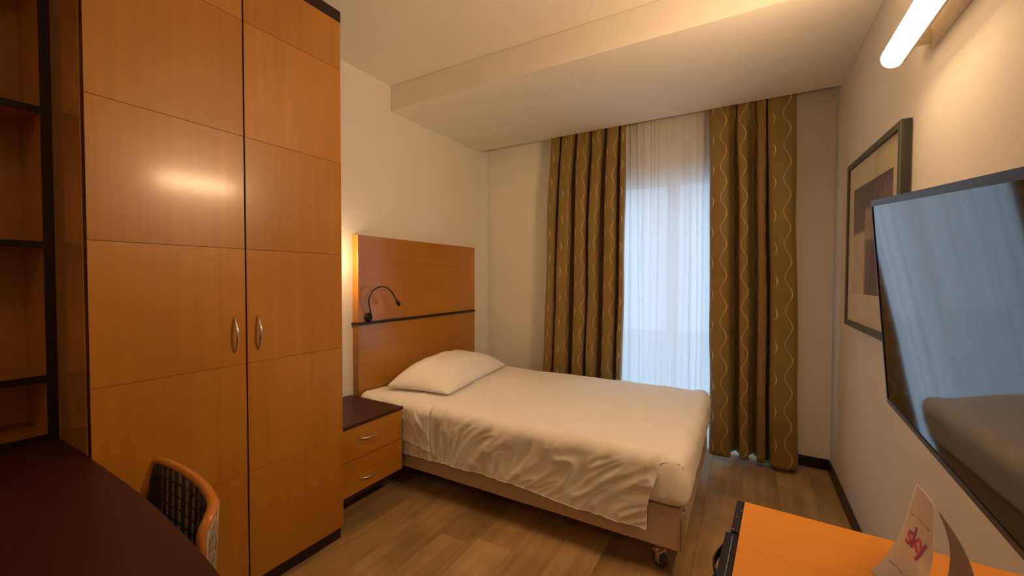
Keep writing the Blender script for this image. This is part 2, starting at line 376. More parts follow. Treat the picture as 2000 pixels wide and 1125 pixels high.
# ------------------------------------------------------------------ bookshelf on the desk
bs = thing('bookshelf', (.13, -.2, .757), 'open maple bookshelf with dark edges beside the tall wardrobe', 'shelf')
SX, SY0, SY1, SZ0, SZ1 = .262, -.95, .3005, .757, 2.594
for ya, yb in ((.277, SY1), (SY0, SY0+.024), (-.335, -.311)):
    b = BM(); box(b, .014, SX-.004, ya, yb, SZ0, SZ1); o = mesh_obj('side_panel', b, M['maple'], bs)
    b = BM(); box(b, SX-.004, SX, ya-.001, yb, SZ0, SZ1, .0008, seg=1); mesh_obj('edge_band', b, M['dark'], o)
b = BM(); box(b, .002, .014, SY0, SY1, SZ0, SZ1); mesh_obj('back_panel', b, M['maple'], bs)
for z, th in ((.757, .018), (.953, .022), (1.401, .021), (1.845, .021), (2.30, .021), (2.573, .021)):
    for ya, yb in ((-.311, .277), (SY0+.024, -.335)):
        b = BM(); box(b, .014, SX-.012, ya, yb, z, z+th); o = mesh_obj('shelf', b, M['maple'], bs)
        b = BM(); box(b, SX-.012, SX-.004, ya, yb, z-.0005, z+th+.0005, .0008, seg=1); mesh_obj('edge_band', b, M['dark'], o)

# ------------------------------------------------------------------ desk
dk = thing('desk', (.9, -.3, 0), 'long dark cherry desk with gently curved front edge beside the wardrobe', 'desk')
pts = [(.002, -.95), (.002, .3005), (.556, .3005)]
pts += [(p.x, p.y) for p in smoothpath([(.57, .299, 0), (.76, .296, 0), (.99, .289, 0), (1.23, .272, 0), (1.458, .246, 0), (1.65, .20, 0), (1.80, .12, 0), (1.87, 0, 0), (1.89, -.15, 0), (1.89, -.95, 0)], 5)]
b = BM(); prism(b, pts[::-1], .724, .756, .002); mesh_obj('desktop', b, M['wenge'], dk)
b = BM(); box(b, .05, .45, .22, .245, 0, .724, .002); mesh_obj('panel_leg', b, M['wenge'], dk)
b = BM(); box(b, .05, .45, -.9, -.875, 0, .724, .002); mesh_obj('panel_leg', b, M['wenge'], dk)
b = BM(); box(b, 1.60, 1.63, -.9, -.15, 0, .724, .002); mesh_obj('panel_leg', b, M['wenge'], dk)

# ------------------------------------------------------------------ chair
ch = thing('desk_chair', (1.07, .17, 0), 'tub chair with woven backrest and curved wooden rim tucked behind the desk', 'chair')
rimp = smoothpath([(.842, .325, .640), (.838, .337, .690), (.834, .352, .735), (.848, .362, .780), (.876, .366, .790), (.962, .369, .793), (1.094, .362, .793), (1.191, .346, .790), (1.240, .331, .782), (1.262, .312, .768), (1.268, .300, .748), (1.270, .296, .715), (1.270, .296, .640)], 5)
b = BM(); tube(b, rimp, 0, 12, flat=(.0115, .0095)); mesh_obj('rim', b, M['chair_wood'], ch, smooth=True, label='curved orange wooden rim')
n = len(rimp)
def backpt(t, v, off=0):
    f = t*(n-1); i = min(int(f), n-2); p = rimp[i].lerp(rimp[i+1], f-i)
    q = rimp[max(i-1, 0)]; r = rimp[min(i+2, n-1)]; d = Vector((r.x-q.x, r.y-q.y, 0))
    nn = Vector((-d.y, d.x, 0)).normalized() if d.length > 1e-5 else Vector((0, 1, 0))
    zb = .46
    z = p.z+(zb-p.z)*v
    c = Vector((1.055, .24, 0)); pp = Vector((p.x, p.y, 0)); pp = c+(pp-c)*(1-.10*v)
    return Vector((pp.x, pp.y, z))+nn*off
b = BM(); grid(b, 48, 10, lambda u, v: backpt(u, v, .0)); 
bmesh.ops.solidify(b, geom=b.faces[:], thickness=.006)
mesh_obj('back_panel', b, M['weave'], ch, smooth=True)
b = BM(); K = 22
for k in range(K):
    t = .17+.60*k/(K-1)
    for dt in (-.004, .004):
        tube(b, [backpt(t+dt, v/6, -.006) for v in range(0, 7)], .0019, 5)
for v in (.12, .22, .32, .42, .54, .66, .8):
    tube(b, [backpt(.10+.72*k/30, v, -.0045+.0012*(-1)**k) for k in range(31)], .0016, 5)
mesh_obj('woven_strand', b, M['cane'], ch, smooth=True, kind='stuff', label='dark strands of the inner weave')
b = BM()
for k in range(30):
    t = .05+.9*k/29
    tube(b, [backpt(t+.02*sin(v*3+k), v/8, .010) for v in range(0, 9)], .0022, 5)
    tube(b, [backpt(t-.02*sin(v*3+k), v/8, .011) for v in range(0, 9)], .0022, 5)
mesh_obj('outer_strand', b, M['cane_back'], ch, smooth=True, kind='stuff', label='pale shiny strands outside the backrest')
b = BM()
sp = [(.87, .30), (.90, .34), (1.08, .355), (1.20, .335), (1.24, .27), (1.25, .0), (1.22, -.08), (1.08, -.10), (.90, -.08), (.87, .0)]
prism(b, [(p.x, p.y) for p in smoothpath([(x, y, 0) for x, y in sp+[sp[0]]], 4)[:-1]][::-1], .41, .46, .012); mesh_obj('seat', b, M['weave'], ch)
for lx, ly in ((.90, .30), (1.21, .29), (.90, -.05), (1.21, -.05)):
    b = BM(); tube(b, [(lx, ly, 0), (lx, ly, .41)], [.013, .018], 10); mesh_obj('leg', b, M['chair_wood'], ch, smooth=True)

# ------------------------------------------------------------------ headboard and reading lamp
HX, HY0, HY1, HZ, HS = .055, 1.712, 3.045, 1.588, .998
hb = thing('headboard', (.03, 2.38, 0), 'maple headboard with dark shelf strip behind the white pillow', 'headboard')
b = BM(); box(b, .001, HX, HY0, HY1, HS+.008, HZ, .0015); mesh_obj('upper_panel', b, M['maple_h'], hb)
b = BM(); box(b, .001, HX, HY0, HY1, .12, HS-.008, .0015); mesh_obj('lower_panel', b, M['maple_h'], hb)
b = BM(); box(b, .001, HX+.024, HY0-.012, HY1-.022, HS-.0075, HS+.0075, .001); mesh_obj('ledge', b, M['dark'], hb)
b = BM(); box(b, .001, HX+.003, HY1-.0215, HY1-.001, HS-.0075, HS+.0075); mesh_obj('end_cap', b, M['white'], hb, label='small white end of the ledge')
rl = thing('reading_lamp', (.085, 1.80, HS), 'small black gooseneck reading lamp on the headboard ledge', 'lamp')
b = BM(); lathe(b, [(.0, 0), (.026, 0), (.030, .004), (.030, .012), (.022, .020), (0.0, .022)], (HX+.001, 1.79, HS+.0385), 'x', 24, cap=False); mesh_obj('base', b, M['black'], rl, smooth=True)
gp = smoothpath([(.078, 1.79, 1.036), (.084, 1.790, 1.06), (.090, 1.778, 1.10), (.095, 1.765, 1.145), (.105, 1.770, 1.19), (.115, 1.795, 1.225), (.13, 1.835, 1.243), (.145, 1.875, 1.236), (.155, 1.912, 1.205), (.162, 1.935, 1.168), (.166, 1.948, 1.145)], 5)
b = BM(); tube(b, gp, .0046, 8); mesh_obj('gooseneck', b, M['black'], rl, smooth=True)
b = BM(); d = (gp[-1]-gp[-4]).normalized(); q = gp[-1]
tube(b, [q-d*.012, q-d*.004, q+d*.006, q+d*.016, q+d*.032, q+d*.040], [.0045, .007, .0115, .0135, .0125, .010], 14); mesh_obj('lamp_head', b, M['black'], rl, smooth=True)
# wall lamp behind the wardrobe edge (its glow shows on the wall)
wl = thing('wall_lamp', (0, 1.47, 1.42), 'small shaded wall lamp glowing between wardrobe and headboard', 'lamp')
b = BM(); box(b, .001, .02, 1.44, 1.50, 1.36, 1.44, .004); mesh_obj('bracket', b, M['lampmetal'], wl)
b = BM(); lathe(b, [(.026, -.06), (.030, .06)], (.055, 1.47, 1.42), 'z', 20); mesh_obj('shade', b, M['sconce'], wl, smooth=False)

# ------------------------------------------------------------------ nightstand
NX, NY0, NY1, NZ = .487, 1.212, 1.675, .527
ns = thing('nightstand', (.25, 1.44, 0), 'maple nightstand with two drawers and dark top beside the bed', 'nightstand')
b = BM(); box(b, .016, NX+.004, NY0-.003, NY1+.003, NZ-.018, NZ, .0015); mesh_obj('top', b, M['wenge'], ns)
b = BM(); box(b, .016, NX-.021, NY0, NY0+.018, .147, NZ-.019); box(b, .016, NX-.021, NY1-.018, NY1, .147, NZ-.019); box(b, .016, .03, NY0+.018, NY1-.018, .147, NZ-.019); box(b, .03, NX-.021, NY0+.018, NY1-.018, .322, .338)
mesh_obj('carcass', b, M['edge'], ns)
b = BM(); box(b, .016, NX-.002, NY0, NY1, .128, .1465, .001); mesh_obj('base_board', b, M['dark'], ns)
b = BM(); box(b, .03, .20, NY0+.02, NY1-.03, 0, .128); mesh_obj('plinth', b, M['dark'], ns)
for za, zb, hz in ((.150, .3305, .222), (.3345, .506, .438)):
    b = BM(); box(b, NX-.0205, NX, NY0+.001, NY1-.001, za, zb, .0012); o = mesh_obj('drawer', b, M['maple_h'], ns)
    b = BM(); pts = []; rr = []
    for k in range(17):
        t = k/16; pts.append((NX-.001+.024*sin(pi*t)**.8, 1.355+.135*t, hz-.006*sin(pi*t))); rr.append(.0026+.0024*sin(pi*t))
    tube(b, pts, rr, 10); mesh_obj('handle', b, M['chrome'], o, smooth=True, label='curved nickel bow handle')

# ------------------------------------------------------------------ bed
BX0, BX1, BY0, BY1 = .062, 2.062, 1.728, 2.955
bed = thing('bed', (1.06, 2.34, 0), 'beige fabric bed base on castors under the white bedding', 'bed')
b = BM(); box(b, BX0, BX1, BY0, BY1, .128, .31, .012, seg=3)
bmesh.ops.subdivide_edges(b, edges=[e for e in b.edges if e.calc_length() > .5], cuts=20)
for v in b.verts:
    if v.co.z < .2: v.co.z += .004*noise.noise(Vector((v.co.x*3, v.co.y*3, 0)))
mesh_obj('bed_base', b, M['base_fabric'], bed)
b = BM()   # loose corner seam of the fabric cover at the foot
grid(b, 10, 16, lambda u, v: (BX1+.001+.012*sin(u*pi)*(1-.3*v)+.003*noise.noise(Vector((u*4, v*5, 2))), BY0-.010+.030*u, .315-.190*v))
bmesh.ops.solidify(b, geom=b.faces[:], thickness=.002)
mesh_obj('corner_seam', b, M['base_fabric'], bed, smooth=True)
for cx, cy, an in ((1.95, 1.80, .5), (1.99, 2.86, .9), (.15, 1.80, 0), (.15, 2.86, .3)):
    b = BM(); lathe(b, [(0, .080), (.022, .080), (.022, .086), (.012, .088), (.012, .130), (0, .130)], (cx, cy, 0), 'z', 16, cap=False)
    box(b, cx-.014, cx+.03, cy-.024, cy+.024, .066, .082, .004)
    box(b, cx+.004, cx+.028, cy-.022, cy-.018, .026, .07, .001); box(b, cx+.004, cx+.028, cy+.018, cy+.022, .026, .07, .001)
    o = mesh_obj('caster', b, M['chrome'], bed, origin=(cx, cy, 0))
    b = BM(); lathe(b, [(.012, -.015), (.030, -.015), (.0345, -.010), (.0345, .010), (.030, .015), (.012, .015)], (cx+.016, cy, .0345), 'y', 28); w = mesh_obj('wheel', b, M['rubber'], o, origin=(cx, cy, 0))
    o.rotation_euler = (0, 0, -an)
MZ = .52
b = BM(); box(b, BX0+.02, BX1-.012, BY0+.014, BY1-.012, .311, MZ-.012, .05, seg=4)
mo = mesh_obj('mattress', b, M['linen'], smooth=True, origin=(1.06, 2.34, .311)); tag(mo, 'thick white mattress between the bedspread and the beige bed base', 'mattress')

# bedspread: flat cloth wrapped over the mattress
def ridge(p):
    n = noise.noise(p); return (1-min(1, abs(n)*2.2))**2
HEM = [(.30, .245), (.45, .225), (.70, .232), (1.0, .236), (1.24, .232), (1.6, .206), (1.93, .203), (2.2, .2)]
def hem(x):
    for (a, za), (c, zc) in zip(HEM, HEM[1:]):
        if x <= c: return za+(zc-za)*max(0, (x-a))/(c-a)
    return HEM[-1][1]
ER = .050
SX0, SX1 = .075, BX1+.012          # top extent in x
SYN, SYF = BY0-.016, BY1+.012      # near and far faces
TZ = MZ+.012
def wrap(a, c):
    """a: cloth metres along x from the head; c: metres from the near top edge (negative = down the near side)"""
    # returns position and outward normal
    x = SX0+a; W2 = SYF-SYN
    ex = a-(SX1-SX0-ER)      # beyond foot edge
    q = pi/2*ER
    def bend(e):             # e = metres beyond the start of the rounding -> (out, down, angle)
        if e <= 0: return 0, 0, 0
        if e < q: t = e/ER; return ER*sin(t), ER*(1-cos(t)), t
        return ER, ER+(e-q), pi/2
    en = -(c)                # near side overshoot (c measured from start of rounding)
    ef = c-(W2-2*ER)
    y = SYN+ER+c; z = TZ; nx = ny = 0.; nz = 1.
    if en > 0:
        o, dn, t = bend(en); y = SYN+ER-o; z = TZ-dn; ny = -sin(t); nz = cos(t)
    elif ef > 0:
        o, dn, t = bend(ef); y = SYF-ER+o; z = TZ-dn; ny = sin(t); nz = cos(t)
    if ex > 0:
        o, dn, t = bend(ex); x = SX1-ER+o; z -= dn; nx = sin(t); nz = min(nz, cos(t))
    return Vector((x, y, z)), Vector((nx, ny, nz)).normalized(), en, ex
LT = SX1-SX0-ER
def cloth(a, c, nside, flare=0.0):
    p, nrm, en, ex = wrap(a, c)
    x = p.x; side = sm(.0, .12, nside); foot = sm(-.10, .10, ex)
    top = 1-max(side, sm(0, .06, ex))
    # large soft puff of the duvet
    d = .008*top*noise.noise(Vector((p.x*2.2, p.y*2.2, 1.3)))
    w = Vector((noise.noise(p*3), noise.noise(p*3+Vector((9, 1, 4))), 0))*.5
    d += .0055*top*ridge(Vector((p.x*4.5+p.y*2.0, p.y*1.6-p.x*.8, 4))+w)*sm(0, .5, noise.noise(p*2.3)+.35)
    d += .0035*top*noise.noise(Vector((p.x*5, p.y*18+p.x*5, 7)))
    if en > -.12:
        s = sm(-.10, .14, en); dd = max(en, 0)
        # folds on the hanging side: diagonal, leaning with x except near the head
        lean = .85 if x > .95 else .85-2.8*sm(.95, .45, x)
        g = x-lean*(-dd)
        g = x*1.0+lean*(-dd)*-1.0
        ww = .35*noise.noise(Vector((x*3.1, dd*4, 5)))
        f1 = ridge(Vector((g*3.6+ww, dd*1.6+3, 2.2)))
        f2 = ridge(Vector((g*7.5+ww*1.5, dd*3.0+8, 6.1)))
        f3 = noise.noise(Vector((g*15+ww*2, dd*6, 3.3)))
        f4 = ridge(Vector((g*13+ww*3, dd*7+2, 9.1)))
        d += s*(.011*f1+.012*f2+.006*f3+.009*f4*sm(.03, .10, dd))*(1-.35*sm(.15, .30, dd))
        d += sm(.16, .30, dd)*.006*(noise.noise(Vector((x*5, 0, 8)))+.6)
    if ex > -.10:
        s = sm(-.08, .08, ex); f1 = ridge(Vector((p.y*6.5+ex*2, ex*2.5, 11))); f2 = ridge(Vector((p.y*15, ex*5, 13)))
        d += s*(.010*f1+.006*f2)*(1-.6*sm(.10, .19, ex))*(.25+.75*sm(0, .12, c))
    w1 = sm(1.962, 1.992, x)*sm(-.06, -.005, en); w2 = sm(-.03, .02, ex)*sm(.06, .005, c)
    w = max(w1, w2); d = d*(1-w)-.0095*w
    if en > 0 and x < .62: d = min(d, .012+.02*sm(.50, .62, x))*(1-.4*sm(.6,.5,x))
    q = p+nrm*d
    return q
NSL = TZ+ER*(pi/2-1)
AMAX = LT+ER*pi/2+.145
def nearlen(a):
    x = SX0+min(a, LT+ER*.9); return NSL-hem(x)+.004*noise.noise(Vector((x*7, 1, 1)))
def edge_a(dn):      # where the hanging flap stops along x, depending on how far down it hangs
    return 1.925-SX0-.004+.05*sm(.28, .05, dn)
bsd = BM()
NU, NVS, NVT, NVF = 250, 66, 110, 16
CT = (SYF-SYN)-2*ER
rows = []
for i in range(NU+1):
    a = AMAX*i/NU
    row = []
    L_ = nearlen(a)
    for j in range(NVS, 0, -1):
        dn = L_*j/NVS
        aa = min(a, edge_a(dn)) if dn > ER*.9 else a
        aa = a if a <= edge_a(dn) or dn <= .0 else edge_a(dn)+(a-edge_a(dn))*(1-sm(.0, ER*1.2, dn))
        row.append(bsd.verts.new(cloth(min(aa, LT+ER*1.1) if dn > 0 else aa, -dn, dn)))
    for j in range(NVT+1):
        row.append(bsd.verts.new(cloth(a, CT*j/NVT, 0)))
    for j in range(1, NVF+1):
        row.append(bsd.verts.new(cloth(min(a, LT+ER), CT+.26*j/NVF, 0)))
    rows.append(row)
for i in range(NU):
    for j in range(len(rows[0])-1):
        a = AMAX*(i+.5)/NU
        if j < NVS:
            dn = nearlen(a)*(NVS-j-.5)/NVS
            if a > edge_a(dn)+.006 and dn > ER*1.2: continue
        if j >= NVS+NVT and a > LT+ER*.8: continue
        f = bsd.faces.new((rows[i][j], rows[i+1][j], rows[i+1][j+1], rows[i][j+1])); f.smooth = True
bmesh.ops.delete(bsd, geom=[v for v in bsd.verts if not v.link_faces], context='VERTS')
bmesh.ops.remove_doubles(bsd, verts=bsd.verts[:], dist=.00005)
bmesh.ops.recalc_face_normals(bsd, faces=bsd.faces[:])
so = mesh_obj('bedspread', bsd, M['linen'], smooth=True, origin=(1.06, 2.34, MZ)); tag(so, 'creased white bedspread draped over the bed and down its side', 'bedspread')
md = so.modifiers.new('thickness', 'SOLIDIFY'); md.thickness = .004; md.offset = 1
# hem roll along the lower edge of the near side
b = BM(); pp = []
for i in range(0, 241):
    a = (1.925-SX0-.006)*i/240; L_ = nearlen(a); p = cloth(a, -(L_-.002), L_); pp.append(p+Vector((0, -.003, 0)))
tube(b, pp, .0032, 6); o = mesh_obj('hem', b, M['linen'], so, smooth=True)
# the turned-down sheet corner hanging by the nightstand
b = BM()
def flap(u, v):
    a = .30+.315*u; L2 = .245+.030*u+.004*sin(u*9); dn = L2*v
    p = cloth(a, -dn, dn)
    p.y -= .010+.006*ridge(Vector((u*3.5+v, v*2, 3)))+.010*sm(.5, 1, u)*sin(v*3)*.5
    return p
grid(b, 36, 30, flap); bmesh.ops.recalc_face_normals(b, faces=b.faces[:])
fo = mesh_obj('sheet_corner', b, M['linen'], so, smooth=True); md = fo.modifiers.new('t', 'SOLIDIFY'); md.thickness = .003; md.offset = 1

# bedding tucked in round the foot corner
mt = BM(); box(mt, BX0+.02, BX1-.010, BY0+.010, BY1-.010, .3125, MZ-.006, .055, seg=5)
bmesh.ops.subdivide_edges(mt, edges=[e for e in mt.edges if e.calc_length() > .3], cuts=44, use_grid_fill=True)
bmesh.ops.delete(mt, geom=[v for v in mt.verts if v.co.x < 1.76 or v.co.y > 2.02], context='VERTS')
bmesh.ops.subdivide_edges(mt, edges=[e for e in mt.edges if e.calc_length() > .02], cuts=3, use_grid_fill=True)
for v in mt.verts:
    w = sm(1.78, 1.92, v.co.x)*sm(1.98, 1.82, v.co.y)
    v.co.x += .026*w*sm(1.9, 2.03, v.co.x); v.co.y -= .026*w*sm(1.85, 1.76, v.co.y); v.co.z += .0185*w*sm(.45, .51, v.co.z)
    dn = max(0, MZ-v.co.z); rad = ridge(Vector(((v.co.x-v.co.y*.8)*10+dn*2, dn*3, 4)))+.6*ridge(Vector(((v.co.x-v.co.y)*19, dn*5, 8)))
    a = .012*rad*sm(.02, .10, dn)*sm(.0, .04, v.co.z-.312)+.004*noise.noise(v.co*9)
    q = Vector((sm(2.0, 2.06, v.co.x), -sm(1.80, 1.74, v.co.y), 0))
    if q.length > .1 and v.co.x > 1.86: v.co += q.normalized()*a
mesh_obj('tucked_corner', mt, M['linen'], so, smooth=True)

# pillow
pil = BM()
PC = Vector((.335, 2.36, .0)); PA = radians(-8.5)
def pil_pt(u, v, s):
    u = u*2-1; v = v*2-1        # u: across bed (long), v: head to foot
    e = max(0, (1-abs(u)**2.6))**.52*max(0, (1-abs(v)**2.4))**.52
    lx, ly = .245, .485
    pin = 1-.045*(1-abs(u)**2)*abs(v)**3*-1*0
    X = v*lx*(1-.06*(1-u*u)*0+.0)*(1-.05*(1-abs(u))*abs(v)); Y = u*ly*(1-.05*(1-abs(v))*abs(u))
    h = .152*e*(1-.12*v) if s > 0 else -.012*e
    if s > 0:
        ang = math.atan2(v-.95, u+.9); r = math.hypot(v-.95, u+.9)
        h += .024*ridge(Vector((ang*6.5, r*.6, 3)))*sm(1.5, .1, r)*e**.3*sm(0.0, .25, r)
        ang = math.atan2(v-.95, u-.9); r = math.hypot(v-.95, u-.9)
        h += .018*ridge(Vector((ang*6, r*.6, 5)))*sm(1.3, .1, r)*e**.3*sm(0.0, .25, r)
        h += .004*noise.noise(Vector((u*5, v*5, 2)))*e**.3+.007*ridge(Vector((u*4+v*2, v*2.5, 9)))*e
    hd = max(0, -v)             # head end leans up on the headboard
    p = Vector((max(.058, PC.x+X*cos(PA)+Y*sin(PA)), PC.y+Y*cos(PA)+X*sin(PA)*-1, MZ+.040+h+.020*hd*e))
    return p
for s in (1, -1): grid(pil, 64, 40, lambda u, v: pil_pt(u, v, s))
bmesh.ops.remove_doubles(pil, verts=pil.verts[:], dist=.0012); bmesh.ops.recalc_face_normals(pil, faces=pil.faces[:])
o = mesh_obj('pillow', pil, M['linen'], smooth=True, origin=(PC.x, PC.y, MZ+.02)); tag(o, 'plump white pillow at the head of the bed against the headboard', 'pillow')

# ------------------------------------------------------------------ curtains
def curtain(name, bulges, xt, xb, depth, label, pins, seed, zt=2.640, zb=.035):
    """bulges: (x0, x1) of every fold front at the floor; xt/xb: left and right edge on top and at the floor"""
    path = []     # (x, yoff) at the floor
    X0, X1 = xb
    for k, (a, c) in enumerate(bulges):
        if k: pa = bulges[k-1][1]; path.append(((pa+a)/2-.003, .060)); path.append(((pa+a)/2+.003, .060))
        w = c-a
        d = depth*min(1, .55+w*3.5)
        for t, f in ((.06, -.1), (.02, .35), (.07, .78), (.22, .96), (.5, 1), (.78, .94), (.94, .76), (.98, .35), (.94, -.1)):
            path.append((a+w*t, -d*f))
    P = smoothpath([(x, y, 0) for x, y in path], 5); n = len(P)
    s = [0]
    for p, q in zip(P, P[1:]): s.append(s[-1]+(q-p).length)
    bm = BM(); NV = 110
    def fn(i, v):
        p = P[i]; z = zt+(zb-zt)*v
        e0 = xt[0]+(xb[0]-xt[0])*v; e1 = xt[1]+(xb[1]-xt[1])*v
        x = e0+(p.x-X0)/(X1-X0)*(e1-e0)
        tp = sm(.14, 0, v)
        y = p.y*(.42+.58*sm(0, .22, v))*(.9+.28*v)
        y += .006*noise.noise(Vector((s[i]*3+seed, z*1.7, seed)))+tp*.010*sin(s[i]*pins+seed)
        x += .012*noise.noise(Vector((s[i]*2+seed, z*1.3, 7+seed)))+.007*noise.noise(Vector((s[i]*6+seed, z*2.0, 3)))+.008*tp*noise.noise(Vector((s[i]*22, z*3, seed)))
        return Vector((x, 3.222+y, z+(.006*noise.noise(Vector((s[i]*4, 0, seed))) if v > .99 else 0)))
    vs = [[bm.verts.new(fn(i, j/NV)) for j in range(NV+1)] for i in range(n)]
    uvl = bm.loops.layers.uv.new('UVMap')
    for i in range(n-1):
        for j in range(NV):
            f = bm.faces.new((vs[i][j], vs[i][j+1], vs[i+1][j+1], vs[i+1][j])); f.smooth = True
            for l, (a, c) in zip(f.loops, ((i, j), (i, j+1), (i+1, j+1), (i+1, j))):
                l[uvl].uv = (s[a]+seed*.31, zt+(zb-zt)*c/NV)
    o = mesh_obj(name, bm, M['curtain'], smooth=True, origin=((xb[0]+xb[1])/2, 3.222, 0))
    md = o.modifiers.new('t', 'SOLIDIFY'); md.thickness = .003
    return tag(o, label, 'curtain', 'patterned drapes')
curtain('curtain', [(.70, .785), (.806, .925), (.965, 1.075), (1.100, 1.190), (1.236, 1.335), (1.362, 1.405)], (.766, 1.427), (.70, 1.405), .082,
        'bronze patterned curtain left of the sheer, nearer the headboard', 60, 1.0)
curtain('curtain', [(2.062, 2.208), (2.252, 2.320), (2.364, 2.418), (2.432, 2.600)], (2.026, 2.552), (2.062, 2.600), .088,
        'bronze patterned curtain right of the sheer, nearer the television wall', 60, 2.7)
# sheer
b = BM(); NX_, NZ_ = 420, 40
def ridge0(n): return (1-min(1, abs(n)*3))**2
def shf(u, v):
    z = 2.64+(.012-2.64)*v; x0 = 1.16; x1 = 2.32
    x = x0+(x1-x0)*u
    n1 = noise.noise(Vector((u*15, v*.9, 2))); n2 = noise.noise(Vector((u*34, v*1.3, 9))); rr_ = ridge0(noise.noise(Vector((u*21, v*.8, 4))))
    a = .016*n1+.010*n2*(1-.4*v)-.016*rr_
    x += .006*noise.noise(Vector((u*9, v*3, 5)))
    return Vector((x, 3.322+a, z))
grid(b, NX_, NZ_, shf); o = mesh_obj('sheer_curtain', b, M['sheer'], smooth=True, origin=(1.7, 3.318, 0)); tag(o, 'sheer white curtain lit by daylight between the two bronze curtains', 'curtain')
b = BM(); box(b, .35, 2.70, 3.205, 3.238, 2.645, 2.668, .002); box(b, .35, 2.70, 3.306, 3.332, 2.645, 2.668, .002)
for x in (.6, 1.3, 2.0, 2.6): box(b, x, x+.02, 3.210, 3.328, 2.668, RH-.0005)
o = mesh_obj('curtain_rail', b, M['white'], origin=(1.5, 3.28, 2.65)); tag(o, 'white double curtain rail hidden in the ceiling slot above the curtains', 'curtain rail')

# ------------------------------------------------------------------ picture
pc = thing('framed_picture', (RW, 2.3, 1.06), 'framed abstract print with cream mat on the right wall', 'picture')
PY0, PY1 = 1.849, 2.765
ZF = lambda y, top: (1.879+(1.922-1.879)*(y-PY0)/(PY1-PY0)) if top else 1.056
def ybox(bm, ya, yb, z0a, z1a, z0b, z1b, x0, x1):
    vs = [bm.verts.new(c) for c in ((x0, ya, z0a), (x1, ya, z0a), (x1, yb, z0b), (x0, yb, z0b), (x0, ya, z1a), (x1, ya, z1a), (x1, yb, z1b), (x0, yb, z1b))]
    for q in ((3, 2, 1, 0), (4, 5, 6, 7), (0, 1, 5, 4), (1, 2, 6, 5), (2, 3, 7, 6), (3, 0, 4, 7)): bm.faces.new([vs[i] for i in q])
FX0, FX1, fw = RW-.034, RW-.002, .030
b = BM(); ybox(b, PY0, PY0+fw, 1.056, ZF(PY0, 1), 1.056, ZF(PY0+fw, 1), FX0, FX1); ybox(b, PY1-fw, PY1, 1.056, ZF(PY1-fw, 1), 1.056, ZF(PY1, 1), FX0, FX1)
ybox(b, PY0+fw, PY1-fw, 1.056, 1.056+fw, 1.056, 1.056+fw, FX0, FX1); ybox(b, PY0+fw, PY1-fw, ZF(PY0+fw, 1)-fw, ZF(PY0+fw, 1), ZF(PY1-fw, 1)-fw, ZF(PY1-fw, 1), FX0, FX1)
bmesh.ops.bevel(b, geom=b.edges[:], offset=.0025, segments=1, affect='EDGES'); b.normal_update()
for f in b.faces:
    if abs(f.normal.y) > .8 or abs(f.normal.z) > .8: f.material_index = 1  # side faces take a darker colour than the front
mesh_obj('frame', b, [M['frame'], plain('dark_frame_side', (.018, .016, .014), .6)], pc)
b = BM(); mx = FX0+.010; i0, i1 = PY0+fw, PY1-fw; zt0, zt1 = ZF(i0, 1)-fw, ZF(i1, 1)-fw; zb = 1.056+fw
mw = .110; o0, o1 = i0+.085, i1-.085; q0, q1 = ZF(o0, 1)-fw-.12, ZF(o1, 1)-fw-.12; qb = zb+.145
for (ya, yb, a0, a1, b0, b1) in ((i0, o0, zb, ZF(i0, 1)-fw, zb, ZF(o0, 1)-fw), (o1, i1, zb, ZF(o1, 1)-fw, zb, ZF(i1, 1)-fw), (o0, o1, zb, qb, zb, qb), (o0, o1, q0, ZF(o0, 1)-fw, q1, ZF(o1, 1)-fw)):
    ybox(b, ya, yb, a0, a1, b0, b1, mx, mx+.003)
mesh_obj('mat_board', b, M['mat'], pc)
b = BM(); uvl = b.loops.layers.uv.new('UVMap'); ya, yb = o0-.005, o1+.005
ybox(b, ya, yb, qb-.005, q0+.005, qb-.005, q1+.005, mx+.0035, mx+.0055)
for f in b.faces:
    for l in f.loops: l[uvl].uv = ((yb-l.vert.co.y)/(yb-ya), (l.vert.co.z-qb)/(q0-qb))
mesh_obj('print', b, M['art'], pc)
b = BM(); box(b, FX0+.003, FX0+.005, i0-.003, i1+.003, zb-.003, min(zt0, zt1)+.001); mesh_obj('glass', b, M['glass'], pc)

# ------------------------------------------------------------------ wall tube lamp
LX, LZ, LR = 2.709, 2.058, .036
tl = thing('tube_lamp', (RW, 1.45, 2.07), 'lit tube lamp high on the right wall above picture and television', 'lamp')
prof = [(0.0, .0), (.016, .002), (.026, .009), (.032, .020), (LR, .034)]
b = BM(); lathe(b, [(.0005, -.548)]+[(LR, -.540)]+[(LR, -.3)]+[(r, -h) for r, h in prof[::-1]][:-1]+[(.0005, 0)], (LX, 1.768, LZ), 'y', 32)
b.normal_update()
for f in b.faces:
    if f.normal.x > -.62: f.material_index = 1 if f.normal.x > .45 else 2
mesh_obj('tube', b, [M['tube'], M['lampmetal'], emit('lit_tube_side', WARM, 9.0)], tl, smooth=True, label='glowing white tube with pale metal back')
b = BM(); prism(b, [(RW-.0005, 1.17), (RW-.0005, 1.665), (RW-.010, 1.680), (RW-.016, 1.65), (RW-.016, 1.17)][::-1], 2.035, 2.115, .001); mesh_obj('wall_plate', b, M['lampmetal'], tl)
for y in (1.27, 1.655):
    b = BM(); box(b, LX+.028, RW-.015, y-.008, y+.008, 2.045, 2.10, .002); mesh_obj('bracket', b, M['lampmetal'], tl)
